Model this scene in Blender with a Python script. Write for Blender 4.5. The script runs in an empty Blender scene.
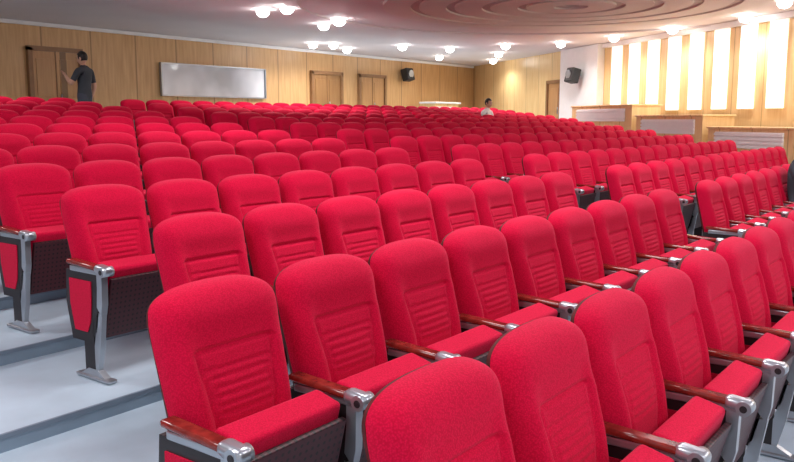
import bpy, bmesh, math, random
from mathutils import Vector, Matrix
random.seed(4)
S = bpy.context.scene
S.view_settings.view_transform = 'Standard'
COL = S.collection

# ------------------------------------------------------------------ materials
def new_mat(name):
    m = bpy.data.materials.new(name); m.use_nodes = True
    nt = m.node_tree
    b = nt.nodes['Principled BSDF']
    return m, nt, b
def N(nt, t, **kw):
    n = nt.nodes.new(t)
    for k, v in kw.items(): setattr(n, k, v)
    return n
def simple(name, col, rough=.5, metal=0, noise=.08, scale=8, bump=0, bscale=200, emis=0, spec=None):
    m, nt, b = new_mat(name)
    tc = N(nt, 'ShaderNodeTexCoord'); nz = N(nt, 'ShaderNodeTexNoise')
    nz.inputs['Scale'].default_value = scale
    nt.links.new(tc.outputs['Object'], nz.inputs['Vector'])
    r = N(nt, 'ShaderNodeValToRGB')
    r.color_ramp.elements[0].position = .3; r.color_ramp.elements[1].position = .7
    r.color_ramp.elements[0].color = [c*(1-noise) for c in col]+[1]
    r.color_ramp.elements[1].color = [min(1, c*(1+noise)) for c in col]+[1]
    nt.links.new(nz.outputs['Fac'], r.inputs['Fac'])
    nt.links.new(r.outputs['Color'], b.inputs['Base Color'])
    b.inputs['Roughness'].default_value = rough; b.inputs['Metallic'].default_value = metal
    if spec is not None: b.inputs['Specular IOR Level'].default_value = spec
    if bump:
        n2 = N(nt, 'ShaderNodeTexNoise'); n2.inputs['Scale'].default_value = bscale
        nt.links.new(tc.outputs['Object'], n2.inputs['Vector'])
        bp = N(nt, 'ShaderNodeBump'); bp.inputs['Strength'].default_value = bump; bp.inputs['Distance'].default_value = .004
        nt.links.new(n2.outputs['Fac'], bp.inputs['Height']); nt.links.new(bp.outputs['Normal'], b.inputs['Normal'])
    if emis:
        b.inputs['Emission Color'].default_value = list(col)+[1]; b.inputs['Emission Strength'].default_value = emis
    return m

def fabric_mat():
    m, nt, b = new_mat('red_fabric')
    tc = N(nt, 'ShaderNodeTexCoord')
    vo = N(nt, 'ShaderNodeTexVoronoi'); vo.inputs['Scale'].default_value = 190
    nt.links.new(tc.outputs['Object'], vo.inputs['Vector'])
    r = N(nt, 'ShaderNodeValToRGB')
    r.color_ramp.elements[0].position = .1; r.color_ramp.elements[1].position = .7
    r.color_ramp.elements[0].color = (.68, .004, .052, 1); r.color_ramp.elements[1].color = (.50, .0015, .030, 1)
    nt.links.new(vo.outputs['Distance'], r.inputs['Fac']); nt.links.new(r.outputs['Color'], b.inputs['Base Color'])
    b.inputs['Roughness'].default_value = .9
    b.inputs['Specular IOR Level'].default_value = .12
    b.inputs['Sheen Weight'].default_value = .16; b.inputs['Sheen Roughness'].default_value = .5
    b.inputs['Sheen Tint'].default_value = (1, .30, .45, 1)
    bp = N(nt, 'ShaderNodeBump'); bp.inputs['Strength'].default_value = .25; bp.inputs['Distance'].default_value = .002; bp.invert = True
    nt.links.new(vo.outputs['Distance'], bp.inputs['Height']); nt.links.new(bp.outputs['Normal'], b.inputs['Normal'])
    return m

def perf_mat():
    m, nt, b = new_mat('perforated_board')
    tc = N(nt, 'ShaderNodeTexCoord'); sx = N(nt, 'ShaderNodeSeparateXYZ')
    nt.links.new(tc.outputs['Object'], sx.inputs[0])
    def math_(op, a, bb=None):
        n = N(nt, 'ShaderNodeMath', operation=op)
        for i, v in enumerate((a, bb)):
            if v is None: continue
            if isinstance(v, (int, float)): n.inputs[i].default_value = v
            else: nt.links.new(v, n.inputs[i])
        return n.outputs[0]
    def cell(o):
        f = math_('FRACT', math_('MULTIPLY', math_('ADD', o, 5.0), 36.0))
        d = math_('SUBTRACT', f, .5)
        return math_('MULTIPLY', d, d)
    s = math_('ADD', cell(sx.outputs['X']), cell(sx.outputs['Z']))
    hole = math_('LESS_THAN', s, .05)
    mx = N(nt, 'ShaderNodeMix', data_type='RGBA')
    mx.inputs[6].default_value = (.060, .010, .016, 1); mx.inputs[7].default_value = (.004, .002, .003, 1)
    nt.links.new(hole, mx.inputs[0]); nt.links.new(mx.outputs[2], b.inputs['Base Color'])
    b.inputs['Roughness'].default_value = .45
    return m

def wood_wall(name, c1, c2, period=1.2, rough=.35, line=.45):
    m, nt, b = new_mat(name)
    tc = N(nt, 'ShaderNodeTexCoord')
    mp = N(nt, 'ShaderNodeMapping'); mp.inputs['Scale'].default_value = (6, 6, .5)
    nt.links.new(tc.outputs['Object'], mp.inputs[0])
    nz = N(nt, 'ShaderNodeTexNoise'); nz.inputs['Scale'].default_value = 2.5; nz.inputs['Detail'].default_value = 6
    nt.links.new(mp.outputs[0], nz.inputs['Vector'])
    r = N(nt, 'ShaderNodeValToRGB'); r.color_ramp.elements[0].position = .3; r.color_ramp.elements[1].position = .7
    r.color_ramp.elements[0].color = list(c1)+[1]; r.color_ramp.elements[1].color = list(c2)+[1]
    nt.links.new(nz.outputs['Fac'], r.inputs['Fac'])
    sx = N(nt, 'ShaderNodeSeparateXYZ'); nt.links.new(tc.outputs['Object'], sx.inputs[0])
    a = N(nt, 'ShaderNodeMath', operation='DIVIDE'); nt.links.new(sx.outputs['X'], a.inputs[0]); a.inputs[1].default_value = period
    f = N(nt, 'ShaderNodeMath', operation='FRACT'); nt.links.new(a.outputs[0], f.inputs[0])
    l = N(nt, 'ShaderNodeMath', operation='LESS_THAN'); nt.links.new(f.outputs[0], l.inputs[0]); l.inputs[1].default_value = .03
    mx = N(nt, 'ShaderNodeMix', data_type='RGBA'); nt.links.new(l.outputs[0], mx.inputs[0])
    nt.links.new(r.outputs['Color'], mx.inputs[6]); mx.inputs[7].default_value = [c*line for c in c1]+[1]
    nt.links.new(mx.outputs[2], b.inputs['Base Color']); b.inputs['Roughness'].default_value = rough
    return m

M_RED = fabric_mat(); M_PERF = perf_mat()
M_SHELL = simple('shell_wood', (.085, .010, .010), .65, noise=.3, scale=20, spec=.2)
M_ARM = simple('armrest_wood', (.20, .020, .014), .12, noise=.35, scale=30)
M_METAL = simple('grey_metal', (.42, .45, .49), .28, .75, noise=.05)
M_BLACK = simple('dark_panel', (.014, .010, .012), .45)
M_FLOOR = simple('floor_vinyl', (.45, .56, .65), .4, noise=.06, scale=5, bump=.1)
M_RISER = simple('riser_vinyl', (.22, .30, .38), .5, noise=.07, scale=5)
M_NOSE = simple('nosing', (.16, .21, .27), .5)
M_CEIL = simple('ceiling_paint', (.80, .74, .75), .7, noise=.02, scale=1)
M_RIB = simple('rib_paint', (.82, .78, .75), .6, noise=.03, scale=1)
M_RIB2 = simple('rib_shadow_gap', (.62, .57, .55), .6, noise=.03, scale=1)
M_WOOD = wood_wall('back_wall_wood', (.56, .31, .125), (.70, .43, .20), line=.65)
M_WOODR = wood_wall('right_wall_wood_washlit', (.76, .50, .22), (.88, .64, .33), .95, line=.7)  # wood colour lightened to carry the wall-wash light
M_DOOR = wood_wall('door_wood', (.46, .24, .10), (.56, .31, .13), 5.0)
M_DOORD = wood_wall('door_wood_dark', (.28, .14, .055), (.36, .19, .075), 5.0)
M_FRAME = simple('door_frame', (.28, .14, .06), .4)
M_WHITE = simple('white_paint', (.88, .87, .86), .5, noise=.02)
M_STRIP = simple('white_panel_wash_glow', (1, .96, .88), .5, noise=.01, emis=.8)  # plain white panel; emission stands in for wall-wash light on it
M_GLASS = simple('control_window_glass', (.66, .66, .69), .08, noise=.30, scale=.9)
M_LAMP = simple('lamp_glow', (1, .97, .95), .5, noise=0, emis=24)
M_SPK = simple('speaker_black', (.02, .02, .022), .5)
M_SKIN = simple('skin', (.62, .34, .24), .55, noise=.04)
M_HAIR = simple('hair', (.012, .010, .009), .5, noise=.3, scale=60)
M_EYE = simple('eye', (.02, .015, .012), .2)
M_LIP = simple('lips', (.45, .14, .12), .5)
M_TEE = simple('charcoal_tshirt', (.035, .042, .055), .8)
M_TEEW = simple('white_shirt', (.75, .74, .74), .8)
M_PANT = simple('trousers', (.05, .055, .08), .8)
M_SHOE = simple('shoes', (.03, .03, .03), .5)

# ------------------------------------------------------------------ mesh helpers
def box(bm, c, s, mat=0, rx=0, bev=0, seg=2, smooth=False):
    M = Matrix.Translation(c) @ Matrix.Rotation(rx, 4, 'X') @ Matrix.Diagonal((s[0], s[1], s[2], 1))
    r = bmesh.ops.create_cube(bm, size=1, matrix=M)
    vs = r['verts']; fs = set(f for v in vs for f in v.link_faces)
    for f in fs: f.material_index = mat
    if bev:
        es = list(set(e for v in vs for e in v.link_edges))
        r2 = bmesh.ops.bevel(bm, geom=es, offset=bev, segments=seg, affect='EDGES', profile=.5)
        for f in r2['faces']: f.material_index = mat; f.smooth = smooth
        if smooth:
            for f in fs:
                if f.is_valid: f.smooth = True
def prism_yz(bm, pts, x0, x1, mat=0):
    a = [bm.verts.new((x0, y, z)) for y, z in pts]; b = [bm.verts.new((x1, y, z)) for y, z in pts]
    n = len(pts); fs = [bm.faces.new(a[::-1]), bm.faces.new(b)]
    for i in range(n): fs.append(bm.faces.new((a[i], a[(i+1) % n], b[(i+1) % n], b[i])))
    for f in fs: f.material_index = mat
def prism_xy(bm, pts, z0, z1, mat=0, matside=None):
    a = [bm.verts.new((x, y, z0)) for x, y in pts]; b = [bm.verts.new((x, y, z1)) for x, y in pts]
    n = len(pts); fs = [bm.faces.new(a[::-1]), bm.faces.new(b)]
    for f in fs: f.material_index = mat
    for i in range(n):
        f = bm.faces.new((a[i], a[(i+1) % n], b[(i+1) % n], b[i])); f.material_index = mat if matside is None else matside
def cyl(bm, c, r, depth, axis='Z', mat=0, seg=20, r2=None):
    R = {'Z': Matrix.Identity(4), 'X': Matrix.Rotation(math.pi/2, 4, 'Y'), 'Y': Matrix.Rotation(math.pi/2, 4, 'X')}[axis]
    g = bmesh.ops.create_cone(bm, cap_ends=True, segments=seg, radius1=r, radius2=r if r2 is None else r2, depth=depth, matrix=Matrix.Translation(c) @ R)
    for f in set(f for v in g['verts'] for f in v.link_faces): f.material_index = mat; f.smooth = len(f.verts) == 4
def sph(bm, c, s, mat=0, u=16, v=12):
    g = bmesh.ops.create_uvsphere(bm, u_segments=u, v_segments=v, radius=1, matrix=Matrix.Translation(c) @ Matrix.Diagonal((s[0], s[1], s[2], 1)))
    for f in set(f for v in g['verts'] for f in v.link_faces): f.material_index = mat; f.smooth = True
    return g['verts']
def to_mesh(bm, name, mats):
    bmesh.ops.recalc_face_normals(bm, faces=bm.faces[:])
    me = bpy.data.meshes.new(name); bm.to_mesh(me); bm.free()
    for m in mats: me.materials.append(m)
    return me
def obj(name, me, loc=(0, 0, 0), rz=0, parent=None):
    o = bpy.data.objects.new(name, me); o.location = loc; o.rotation_euler = (0, 0, rz); COL.objects.link(o)
    if parent: o.parent = parent
    return o

# ------------------------------------------------------------------ chair
def standard(bm, x):
    # armrest
    box(bm, (x, -.255, .612), (.058, .27, .026), 2, rx=math.radians(3), bev=.010, smooth=True)
    box(bm, (x, -.425, .600), (.062, .105, .046), 3, rx=math.radians(6), bev=.020, seg=3, smooth=True)
    cyl(bm, (x, -.445, .592), .027, .066, 'X', 3, 24)
    cyl(bm, (x, -.445, .592), .013, .070, 'X', 4)
    box(bm, (x, -.29, .585), (.040, .30, .030), 3, bev=.006)
    # side panel + fabric inset
    prism_yz(bm, [(-.10, .575), (-.40, .575), (-.395, .42), (-.36, .27), (-.30, .20), (-.13, .20), (-.085, .40)], x-.014, x+.014, 4)
    prism_yz(bm, [(-.13, .53), (-.33, .53), (-.325, .42), (-.31, .31), (-.28, .255), (-.165, .255), (-.13, .40)], x-.019, x+.019, 0)
    # metal leg
    prism_yz(bm, [(-.43, .59), (-.385, .59), (-.385, .50), (-.375, .40), (-.41, .36), (-.425, .42)], x-.018, x+.018, 3)
    prism_yz(bm, [(-.415, .37), (-.370, .37), (-.340, .22), (-.28, .02), (-.345, .02), (-.385, .18)], x-.014, x+.014, 3)
    box(bm, (x, -.31, .014), (.055, .30, .018), 3, bev=.006)
    prism_yz(bm, [(-.42, .022), (-.20, .022), (-.27, .06), (-.35, .06)], x-.018, x+.018, 3)
    box(bm, (x, -.285, .17), (.030, .09, .30), 4)

def chair_mesh(end=False, folded=True):
    bm = bmesh.new()
    Z0 = .38; tilt = math.tan(math.radians(13))
    yb = lambda z: -(1.0-z)*tilt
    hw = lambda z: .232 + .022*max(0, min(1, (z-.45)/.38)) - .004*max(0, (z-.88)/.12)
    def zt(a): return 1.0 - .016*a*a - .085*(1-(max(0, 1-abs(a)**3.8))**(1/3.0))
    NU, NV = 48, 100
    G = []
    for i in range(NU+1):
        t = -1+2*i/NU; a = .4*t + .6*math.sin(t*math.pi/2)
        row = []
        for j in range(NV+1):
            b = j/NV; b = b if b < .9 else .9 + .1*math.sin((b-.9)/.1*math.pi/2)
            z = Z0+(zt(a)-Z0)*b; x = a*hw(z)
            e = math.sqrt(max(0, 1-abs(a)**7))*math.sqrt(max(0, 1-abs(2*b-1)**18))
            th = .076
            th += .024*math.exp(-((abs(a)-.76)/.15)**2)*min(1, max(0, (z-.4)/.1))*max(0, min(1, (.90-z)/.12))
            th += .020*math.exp(-((z-.64)/.10)**2)*max(0, 1-abs(a)**2)
            th += .016*math.exp(-((z-.91)/.060)**2)
            g = 0; ax = abs(x); xs = .118+.045*max(0, (z-.5)/.3)
            if z < .80: g += math.exp(-((ax-xs)/.008)**2)
            if ax < xs: g += math.exp(-((z-.80)/.007)**2)
            if ax < xs-.02:
                k = math.exp(-((ax-(xs-.024))/.005)**2)*(1 if .60 < z < .74 else 0)
                for zz in (.60, .628, .656, .684, .712, .74): k = max(k, math.exp(-((z-zz)/.004)**2))
                g += .55*k
            th -= .014*min(1, g)
            row.append(bm.verts.new((x, yb(z)-th*e, z)))
        G.append(row)
    for i in range(NU):
        for j in range(NV):
            f = bm.faces.new((G[i][j], G[i+1][j], G[i+1][j+1], G[i][j+1])); f.smooth = True; f.material_index = 0
    # thin wood shell behind the cushion
    out = []
    for i in range(0, 41):
        a = math.sin((-1+2*i/40)*math.pi/2); z = zt(a)-.0005; out.append((a*(hw(z)+.0005), z))
    out = [(-hw(Z0)-.001, Z0-.01)] + out + [(hw(Z0)+.001, Z0-.01)]
    A = [bm.verts.new((x, yb(z)+.0005, z)) for x, z in out]; B = [bm.verts.new((x*.975, yb(z)+.016, z-.006)) for x, z in out]
    fs = [bm.faces.new(A), bm.faces.new(B[::-1])]
    n = len(out)
    for i in range(n): fs.append(bm.faces.new((A[i], A[(i+1) % n], B[(i+1) % n], B[i])))
    for f in fs: f.material_index = 1
    # lower back support bar
    box(bm, (0, -.15, .33), (.50, .03, .06), 4, bev=.005)
    if folded:
        r = math.radians(14)
        box(bm, (0, -.293, .425), (.454, .120, .375), 0, rx=r, bev=.018, seg=4, smooth=True)
        box(bm, (0, -.364, .380), (.446, .022, .335), 5, rx=r, bev=.004)
    else:
        box(bm, (0, -.34, .40), (.462, .44, .12), 0, rx=math.radians(-3), bev=.032, seg=4, smooth=True)
        box(bm, (0, -.34, .33), (.448, .40, .02), 5, rx=math.radians(-3), bev=.004)
    standard(bm, -.2725)
    if end: standard(bm, .2725)
    return to_mesh(bm, 'auditorium_chair', [M_RED, M_SHELL, M_ARM, M_METAL, M_BLACK, M_PERF])

ME = chair_mesh(); ME_END = chair_mesh(end=True); ME_OPEN = chair_mesh(folded=False)

ROWS = 13; P = .98; RISE = .082; Y0 = 1.10; W = .545
wall_x = lambda y: 27.7-.75*(17-y)
people_seats = []
def put_row(k, x0, n, xlim):
    x = x0; i = 0
    while i < n and x < xlim:
        last = (i == n-1) or (x+W >= xlim)
        y = Y0+P*k; z = RISE*k
        me = ME_END if last else ME
        if (k == 10 and abs(x-18.0) < W/2) or (k == 1 and abs(x-9.98) < W/2):
            me = ME_OPEN; people_seats.append((x, y, z))
        o = obj('auditorium_chair', me, (x, y, z))
        x += W; i += 1
for k in range(ROWS):
    y = Y0+P*k; lim = wall_x(y)-2.3
    if k == 0: put_row(0, 1.57, 9, 99); put_row(0, 7.15, 99, lim)
    elif k == 1: put_row(1, 1.71, 9, 99); put_row(1, 7.25, 99, lim)
    else:
        put_row(k, 2.45+.13*(k-2), 8, 99); put_row(k, 7.66+.13*(k-2), 99, lim)
    if k >= 3: put_row(k, -.6, 3, 99)

# ------------------------------------------------------------------ floor tiers
bm = bmesh.new()
def tier(y0, y1, z):
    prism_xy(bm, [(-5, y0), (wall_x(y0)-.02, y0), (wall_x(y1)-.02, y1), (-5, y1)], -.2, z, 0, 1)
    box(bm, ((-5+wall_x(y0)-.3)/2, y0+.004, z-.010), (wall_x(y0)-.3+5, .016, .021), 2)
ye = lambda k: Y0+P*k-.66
prism_xy(bm, [(-5, -5), (wall_x(-5), -5), (wall_x(ye(1)), ye(1)), (-5, ye(1))], -.2, 0, 0, 1)
for k in range(1, ROWS): tier(ye(k), ye(k+1), RISE*k)
ZB = RISE*ROWS
tier(ye(ROWS), 17, ZB)
obj('floor', to_mesh(bm, 'floor', [M_FLOOR, M_RISER, M_NOSE]))

# ------------------------------------------------------------------ walls
ZC = 3.72
bm = bmesh.new(); box(bm, (11.35, 17.1, ZC/2), (32.7, .2, ZC), 0)
obj('wall_back', to_mesh(bm, 'wall_back', [M_WOOD]))
bm = bmesh.new(); box(bm, (11.35, 16.985, ZB+.05), (32.5, .03, .10), 0); obj('baseboard_back', to_mesh(bm, 'bb', [M_FRAME]))
bm = bmesh.new(); box(bm, (11.3, 16.96, ZC-.05), (32.4, .08, .08), 0); obj('trim_1', to_mesh(bm, 'trim', [M_WHITE]))

def door(name, x0, x1, z0, z1, leaves=2, yloc=16.99, wallrot=0, loc=(0, 0, 0), dm=None):
    bm = bmesh.new(); w = x1-x0; cx = (x0+x1)/2
    box(bm, (cx, yloc-.02, (z0+z1)/2), (w, .04, z1-z0), 0)
    for sx in (x0-.05, x1+.05): box(bm, (sx, yloc-.04, (z0+z1)/2+.03), (.10, .10, z1-z0+.08), 1)
    box(bm, (cx, yloc-.04, z1+.05), (w+.2, .10, .10), 1)
    for i in range(leaves):
        lx = x0+w*(i+.5)/leaves
        for (za, zb) in ((.12, .45), (.52, .92)):
            box(bm, (lx, yloc-.045, z0+(z1-z0)*(za+zb)/2), (w/leaves*.68, .02, (z1-z0)*(zb-za)), 2, bev=.006)
        if i: box(bm, (x0+w*i/leaves, yloc-.045, (z0+z1)/2), (.02, .02, z1-z0), 1)
    cyl(bm, (cx+(.08 if leaves == 2 else w*.4), yloc-.08, z0+1.0), .015, .22, 'Z', 3, 10)
    dm = dm or M_DOOR
    return obj(name, to_mesh(bm, name, [dm, M_FRAME, dm, M_METAL]), loc, wallrot)
door('door_1', 9.35, 10.45, ZB, 3.10)
door('door_2', 18.25, 19.5, ZB, 3.0, dm=M_DOORD)
door('door_3', 20.5, 21.75, ZB, 3.0)

bm = bmesh.new()
box(bm, (14.45, 16.96, 2.62), (3.5, .05, .78), 0)
for zz in (2.22, 3.02): box(bm, (14.45, 16.93, zz), (3.56, .08, .03), 1)
for xx in (12.68, 16.22): box(bm, (xx, 16.93, 2.62), (.03, .08, .80), 1)
obj('window_1', to_mesh(bm, 'window_1', [M_GLASS, M_METAL]))

# right (angled) wall in its own frame
RA = math.atan2(-.8, -.6); RC = (27.7, 17, 0)
bm = bmesh.new(); box(bm, (13, .1, ZC/2), (26, .2, ZC), 0)
obj('wall_right', to_mesh(bm, 'wall_right', [M_WOODR]), RC, RA)
door('door_4', 6.55, 7.35, .9, 2.75, 1, yloc=-.012, wallrot=RA, loc=RC)
bm = bmesh.new(); box(bm, (8.75, -.12, ZC/2+.4), (2.2, .23, ZC-.8-.02), 0, bev=.01)
obj('column_right', to_mesh(bm, 'column', [M_WHITE]), RC, RA)
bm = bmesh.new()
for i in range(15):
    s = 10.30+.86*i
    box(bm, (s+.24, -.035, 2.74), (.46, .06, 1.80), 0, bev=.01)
obj('wall_panels_wash_glow', to_mesh(bm, 'strips', [M_STRIP]), RC, RA)  # white wall panels, no lamps; wash light put in as glow
bm = bmesh.new(); box(bm, (17.9, -.065, ZC-.07), (16, .12, .12), 0); obj('trim_2', to_mesh(bm, 't2', [M_WHITE]), RC, RA)

def balustrade(s0, s1, z0, z1):
    bm = bmesh.new(); c = (s0+s1)/2; w = s1-s0
    box(bm, (c, -.6, (z0+z1)/2), (w, .8, z1-z0), 0)
    box(bm, (c, -.6, z1+.02), (w+.06, .86, .04), 0, bev=.01)
    box(bm, (c, -1.005, z1-.22), (w*.8, .02, .32), 1)
    for j in range(4): box(bm, (c, -1.025, z1-.11-.08*j), (w*.8, .03, .055), 1)
    obj('stair_balustrade', to_mesh(bm, 'bal', [M_WOODR, M_WHITE]), RC, RA)
balustrade(9.9, 12.9, .62, 1.95)
balustrade(13.1, 15.6, .42, 1.68)
balustrade(15.8, 18.2, .25, 1.43)
balustrade(18.4, 21.0, .05, 1.18)

def speaker(name):
    bm = bmesh.new()
    box(bm, (0, -.27, 0), (.40, .28, .42), 0, rx=math.radians(-15), bev=.03)
    cyl(bm, (0, -.42, .03), .13, .03, 'Y', 1, 20); box(bm, (0, -.075, .02), (.08, .12, .08), 1)
    return obj(name, to_mesh(bm, name, [M_SPK, M_METAL]))
speaker('loudspeaker').location = (22.8, 16.98, 3.16)
sp = speaker('loudspeaker'); sp.location = (27.7-.6*9.0-.8*.26, 17-.8*9.0+.6*.26, 2.88); sp.rotation_euler = (0, 0, RA)

# back control desk
bm = bmesh.new(); box(bm, (0, 0, .55), (1.5, .6, 1.1), 0); box(bm, (0, -.02, 1.13), (1.6, .7, .06), 1, bev=.01); box(bm, (0, -.31, .75), (1.3, .02, .5), 1)
obj('control_desk', to_mesh(bm, 'desk', [M_WOODR, M_WHITE]), (23.6, 15.9, ZB))

# ------------------------------------------------------------------ ceiling
bm = bmesh.new()
prism_xy(bm, [(-5, -5), (wall_x(-5), -5), (27.7, 17), (-5, 17)], ZC, ZC+.15)
obj('ceiling', to_mesh(bm, 'ceiling', [M_CEIL]))
def ring(bm, c, r0, r1, z0, z1, mat, n=128):
    V = []
    for i in range(n):
        a = 2*math.pi*i/n; ca, sa = math.cos(a), math.sin(a)
        V.append([bm.verts.new((c[0]+r*ca, c[1]+r*sa, z)) for r, z in ((r0, z0), (r1, z0), (r1, z1), (r0, z1))])
    for i in range(n):
        A, B = V[i], V[(i+1) % n]
        for j in range(4):
            f = bm.faces.new((A[j], A[(j+1) % 4], B[(j+1) % 4], B[j])); f.material_index = mat
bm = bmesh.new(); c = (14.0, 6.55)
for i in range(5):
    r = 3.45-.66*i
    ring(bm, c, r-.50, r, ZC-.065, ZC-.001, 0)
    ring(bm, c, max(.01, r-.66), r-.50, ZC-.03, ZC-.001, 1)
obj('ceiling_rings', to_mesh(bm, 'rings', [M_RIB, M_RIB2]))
bm = bmesh.new(); ring(bm, c, 5.0, 5.25, ZC-.04, ZC-.001, 0)
obj('trim_3', to_mesh(bm, 'trim3', [M_CEIL]))

# lamps
bm = bmesh.new()
cyl(bm, (0, 0, -.006), .14, .010, 'Z', 1, 24); sph(bm, (0, 0, -.055), (.125, .125, .10), 0)
ME_L = to_mesh(bm, 'downlight', [M_LAMP, M_WHITE])
LP = [(11.1, 11.6), (11.05, 10.9), (13.5, 12.2), (13.1, 11.4), (16.7, 15.5), (17.1, 15.1), (18.5, 15.8), (18.7, 13.9), (22.5, 15.2), (20.1, 13.2),
      (20.2, 11.4), (22.6, 13), (25.0, 14.6), (20.6, 9.9), (19.9, 8.1), (18.9, 6.3), (17.6, 4.4), (15.8, 3.3), (6.0, 12.5), (3, 11)]
for x, y in LP:
    e = obj('ceiling_downlight', ME_L, (x, y, ZC))
    ld = bpy.data.lights.new('downlight_bulb', 'SPOT'); ld.energy = 110; ld.spot_size = math.radians(165); ld.spot_blend = .6
    ld.shadow_soft_size = .12; ld.color = (1, .96, .93)
    lo = bpy.data.objects.new('downlight_bulb', ld); lo.location = (0, 0, -.18); COL.objects.link(lo); lo.parent = e
bm = bmesh.new(); box(bm, (0, 0, -.02), (1.3, 1.3, .04), 0); ME_P = to_mesh(bm, 'panel', [M_WHITE])
for x, y in [(0, -2), (4, -2), (8, -2), (12, -2), (0, 2.5), (4, 2.5), (8, 2.5), (12, 1.5), (1, 7), (6, 6.5)]:
    e = obj('added_fill_panel', ME_P, (x, y, ZC))  # out-of-view fill panels, added to light the near rows
    ld = bpy.data.lights.new('added_fill_light', 'AREA'); ld.energy = 78; ld.size = 1.2; ld.color = (1, .96, .97)
    lo = bpy.data.objects.new('added_fill_light', ld); lo.location = (0, 0, -.06); COL.objects.link(lo); lo.parent = e

# ------------------------------------------------------------------ people
def build_head(parent, loc, tilt=0):
    bm = bmesh.new()
    vs = sph(bm, (0, 0, 0), (.074, .094, .115), 0, 28, 22)
    for v in vs:
        c = v.co
        if c.z < -.03:
            k = min(1, (-.03-c.z)/.085); c.x *= 1-.25*k; c.y = c.y*(1-.15*k)-.012*k
        if c.y < -.06 and abs(c.x) < .02 and -.035 < c.z < .02:
            c.y -= .022*(1-abs(c.x)/.02)*(1-(c.z+.035)/.055)
    vs = sph(bm, (0, .012, .022), (.082, .098, .108), 1, 28, 22)
    dele = [v for v in vs if (v.co.y < -.045 and v.co.z < .062) or v.co.z < -.05]
    bmesh.ops.delete(bm, geom=dele, context='VERTS')
    for s in (-1, 1):
        sph(bm, (s*.077, .012, -.01), (.010, .020, .032), 0, 10, 8)
        sph(bm, (s*.030, -.083, .004), (.013, .008, .007), 2, 10, 8)
        box(bm, (s*.030, -.090, .024), (.030, .006, .005), 1)
    sph(bm, (0, -.086, -.055), (.022, .008, .007), 3, 10, 8)
    o = obj('head', to_mesh(bm, 'head', [M_SKIN, M_HAIR, M_EYE, M_LIP]), loc, 0, parent); o.rotation_euler = (tilt, 0, 0)

def skin_part(name, verts, edges, rad, labels, mats, parent, sub=2):
    me = bpy.data.meshes.new(name); me.from_pydata(verts, edges, []); me.update()
    o = bpy.data.objects.new(name, me); COL.objects.link(o)
    mod = o.modifiers.new('s', 'SKIN'); mod.use_smooth_shade = True
    ss = o.modifiers.new('u', 'SUBSURF'); ss.levels = sub; ss.render_levels = sub
    for i, v in enumerate(me.skin_vertices[0].data):
        r = rad[i]; v.radius = (r, r) if not isinstance(r, tuple) else r; v.use_root = (i == 0)
    dg = bpy.context.evaluated_depsgraph_get(); dg.update()
    nm = bpy.data.meshes.new_from_object(o.evaluated_get(dg))
    bpy.data.objects.remove(o)
    nm.materials.clear()
    for m in mats: nm.materials.append(m)
    V = [Vector(v) for v in verts]
    for p in nm.polygons:
        p.use_smooth = True; best = None
        for (a, b), l in zip(edges, labels):
            ab = V[b]-V[a]; t = max(0, min(1, (p.center-V[a]).dot(ab)/max(ab.length_squared, 1e-9)))
            d = (p.center-(V[a]+ab*t)).length/(.5*(max(rad[a]) if isinstance(rad[a], tuple) else rad[a])+.5*(max(rad[b]) if isinstance(rad[b], tuple) else rad[b]))
            if best is None or d < best[0]: best = (d, l)
        p.material_index = best[1]
    n = bpy.data.objects.new(name, nm); COL.objects.link(n); n.parent = parent
    return n

def hand(parent, wrist, dirv, up):
    d = Vector(dirv).normalized(); u = (Vector(up)-d*Vector(up).dot(d)).normalized(); s = d.cross(u)
    w = Vector(wrist)
    skin_part('palm', [w-d*.02, w+d*.03, w+d*.075], [(0, 1), (1, 2)], [(.022, .02), (.036, .017), (.036, .015)], [0, 0], [M_SKIN], parent, 1)
    for i, L in enumerate((.066, .076, .070, .055)):
        b = w+d*.065+s*(.027-.018*i)
        skin_part('finger_%d' % (i+1), [b, b+d*L*.5-u*.004, b+d*L*.8-u*.018, b+d*L*.92-u*.035], [(0, 1), (1, 2), (2, 3)], [.0095, .009, .0085, .007], [0, 0, 0], [M_SKIN], parent, 1)
    b = w+d*.02+s*.028
    skin_part('thumb', [b, b+d*.025+s*.022-u*.008, b+d*.05+s*.028-u*.018], [(0, 1), (1, 2)], [.012, .011, .009], [0, 0], [M_SKIN], parent, 1)

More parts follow.
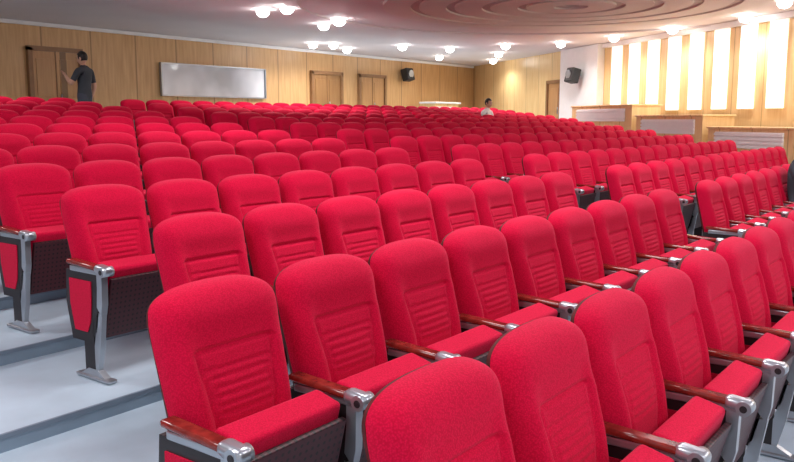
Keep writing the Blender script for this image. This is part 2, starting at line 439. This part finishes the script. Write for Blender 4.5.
def person(name, loc, rz, pose, shirt, scale=1.0):
    e = bpy.data.objects.new(name, None); e.location = loc; e.rotation_euler = (0, 0, rz); e.scale = (scale,)*3; COL.objects.link(e)
    p = pose
    keys = ['pelvis', 'waist', 'chest', 'collar', 'neck', 'chin',
            'shL', 'sleL', 'elL', 'wrL', 'shR', 'sleR', 'elR', 'wrR', 'hipL', 'knL', 'anL', 'toL', 'hipR', 'knR', 'anR', 'toR']
    R = dict(pelvis=(.155, .11), waist=(.135, .10), chest=(.165, .115), collar=(.085, .075), neck=.056, chin=.052,
             sh=.066, sle=.055, el=.042, wr=.028, hip=.088, kn=.060, an=.042, to=.038)
    verts, rad = [], []
    for k in keys:
        if k[:-1] in ('sle',):
            s = k[-1]; a = Vector(p['sh'+s]); b = Vector(p['el'+s]); v = tuple(a.lerp(b, .62))
        else: v = p[k]
        verts.append(v); rad.append(R[k] if k in R else R[k[:-1]])
    ix = {k: i for i, k in enumerate(keys)}
    E = [('pelvis', 'waist', 0), ('waist', 'chest', 0), ('chest', 'collar', 0), ('collar', 'neck', 1), ('neck', 'chin', 1)]
    for s in 'LR':
        E += [('collar', 'sh'+s, 0), ('sh'+s, 'sle'+s, 0), ('sle'+s, 'el'+s, 1), ('el'+s, 'wr'+s, 1),
              ('pelvis', 'hip'+s, 2), ('hip'+s, 'kn'+s, 2), ('kn'+s, 'an'+s, 2), ('an'+s, 'to'+s, 3)]
    skin_part('body', verts, [(ix[a], ix[b]) for a, b, l in E], rad, [l for a, b, l in E], [shirt, M_SKIN, M_PANT, M_SHOE], e)
    for s in 'LR':
        d = Vector(p['wr'+s])-Vector(p['el'+s])
        hand(e, p['wr'+s], d, p.get('up'+s, (0, 1, .2)))
    c = p['chin']; build_head(e, (c[0], c[1]-.02, c[2]+.09), p.get('tilt', 0))
    return e
stand = dict(pelvis=(0, 0, .96), waist=(0, 0, 1.08), chest=(0, .01, 1.27), collar=(0, .02, 1.41), neck=(0, .01, 1.48), chin=(0, 0, 1.53),
             shL=(.185, .02, 1.40), elL=(.25, -.10, 1.16), wrL=(.13, -.29, 1.33), shR=(-.185, .02, 1.40), elR=(-.24, .05, 1.12), wrR=(-.24, -.05, .88),
             hipL=(.095, 0, .90), knL=(.11, -.01, .50), anL=(.12, .02, .09), toL=(.13, -.13, .045),
             hipR=(-.095, 0, .90), knR=(-.11, -.02, .50), anR=(-.12, .02, .09), toR=(-.13, -.13, .045), tilt=.15)
person('standing_man', (8.45, 13.55, ZB), math.radians(205), stand, M_TEE, 1.02)
sit = dict(pelvis=(0, -.27, .57), waist=(0, -.25, .68), chest=(0, -.25, .86), collar=(0, -.25, 1.0), neck=(0, -.26, 1.07), chin=(0, -.28, 1.12),
           shL=(.18, -.25, .99), elL=(.225, -.30, .74), wrL=(.13, -.50, .66), shR=(-.18, -.25, .99), elR=(-.225, -.30, .74), wrR=(-.13, -.50, .66),
           hipL=(.09, -.30, .555), knL=(.11, -.66, .53), anL=(.11, -.62, .09), toL=(.12, -.74, .045),
           hipR=(-.09, -.30, .555), knR=(-.11, -.66, .53), anR=(-.11, -.62, .09), toR=(-.12, -.74, .045), upL=(0, 0, 1), upR=(0, 0, 1), tilt=.1)
sitf = dict(sit)   # raised forearm, as the near person at the right edge
sitf['elR'] = (-.29, -.38, .76); sitf['wrR'] = (-.22, -.46, 1.00); sitf['upR'] = (0, 1, 0)
for (x, y, z) in people_seats:
    if y > 5: person('seated_person', (x, y, z), 0, sit, M_TEEW)
    else: person('seated_person', (x, y, z), 0, sitf, M_TEE)

# ------------------------------------------------------------------ world + camera
w = bpy.data.worlds.new('World'); S.world = w; w.use_nodes = True
bg = w.node_tree.nodes['Background']; bg.inputs[0].default_value = (1, .95, .97, 1); bg.inputs[1].default_value = .72
cd = bpy.data.cameras.new('camera'); cam = bpy.data.objects.new('camera', cd); COL.objects.link(cam)
cam.location = (0, 0, 1.605); cam.rotation_euler = (math.radians(90-7.9), 0, math.radians(-53))
cd.sensor_width = 36; cd.lens = 36.27; cd.clip_start = .05; cd.clip_end = 200
S.camera = cam
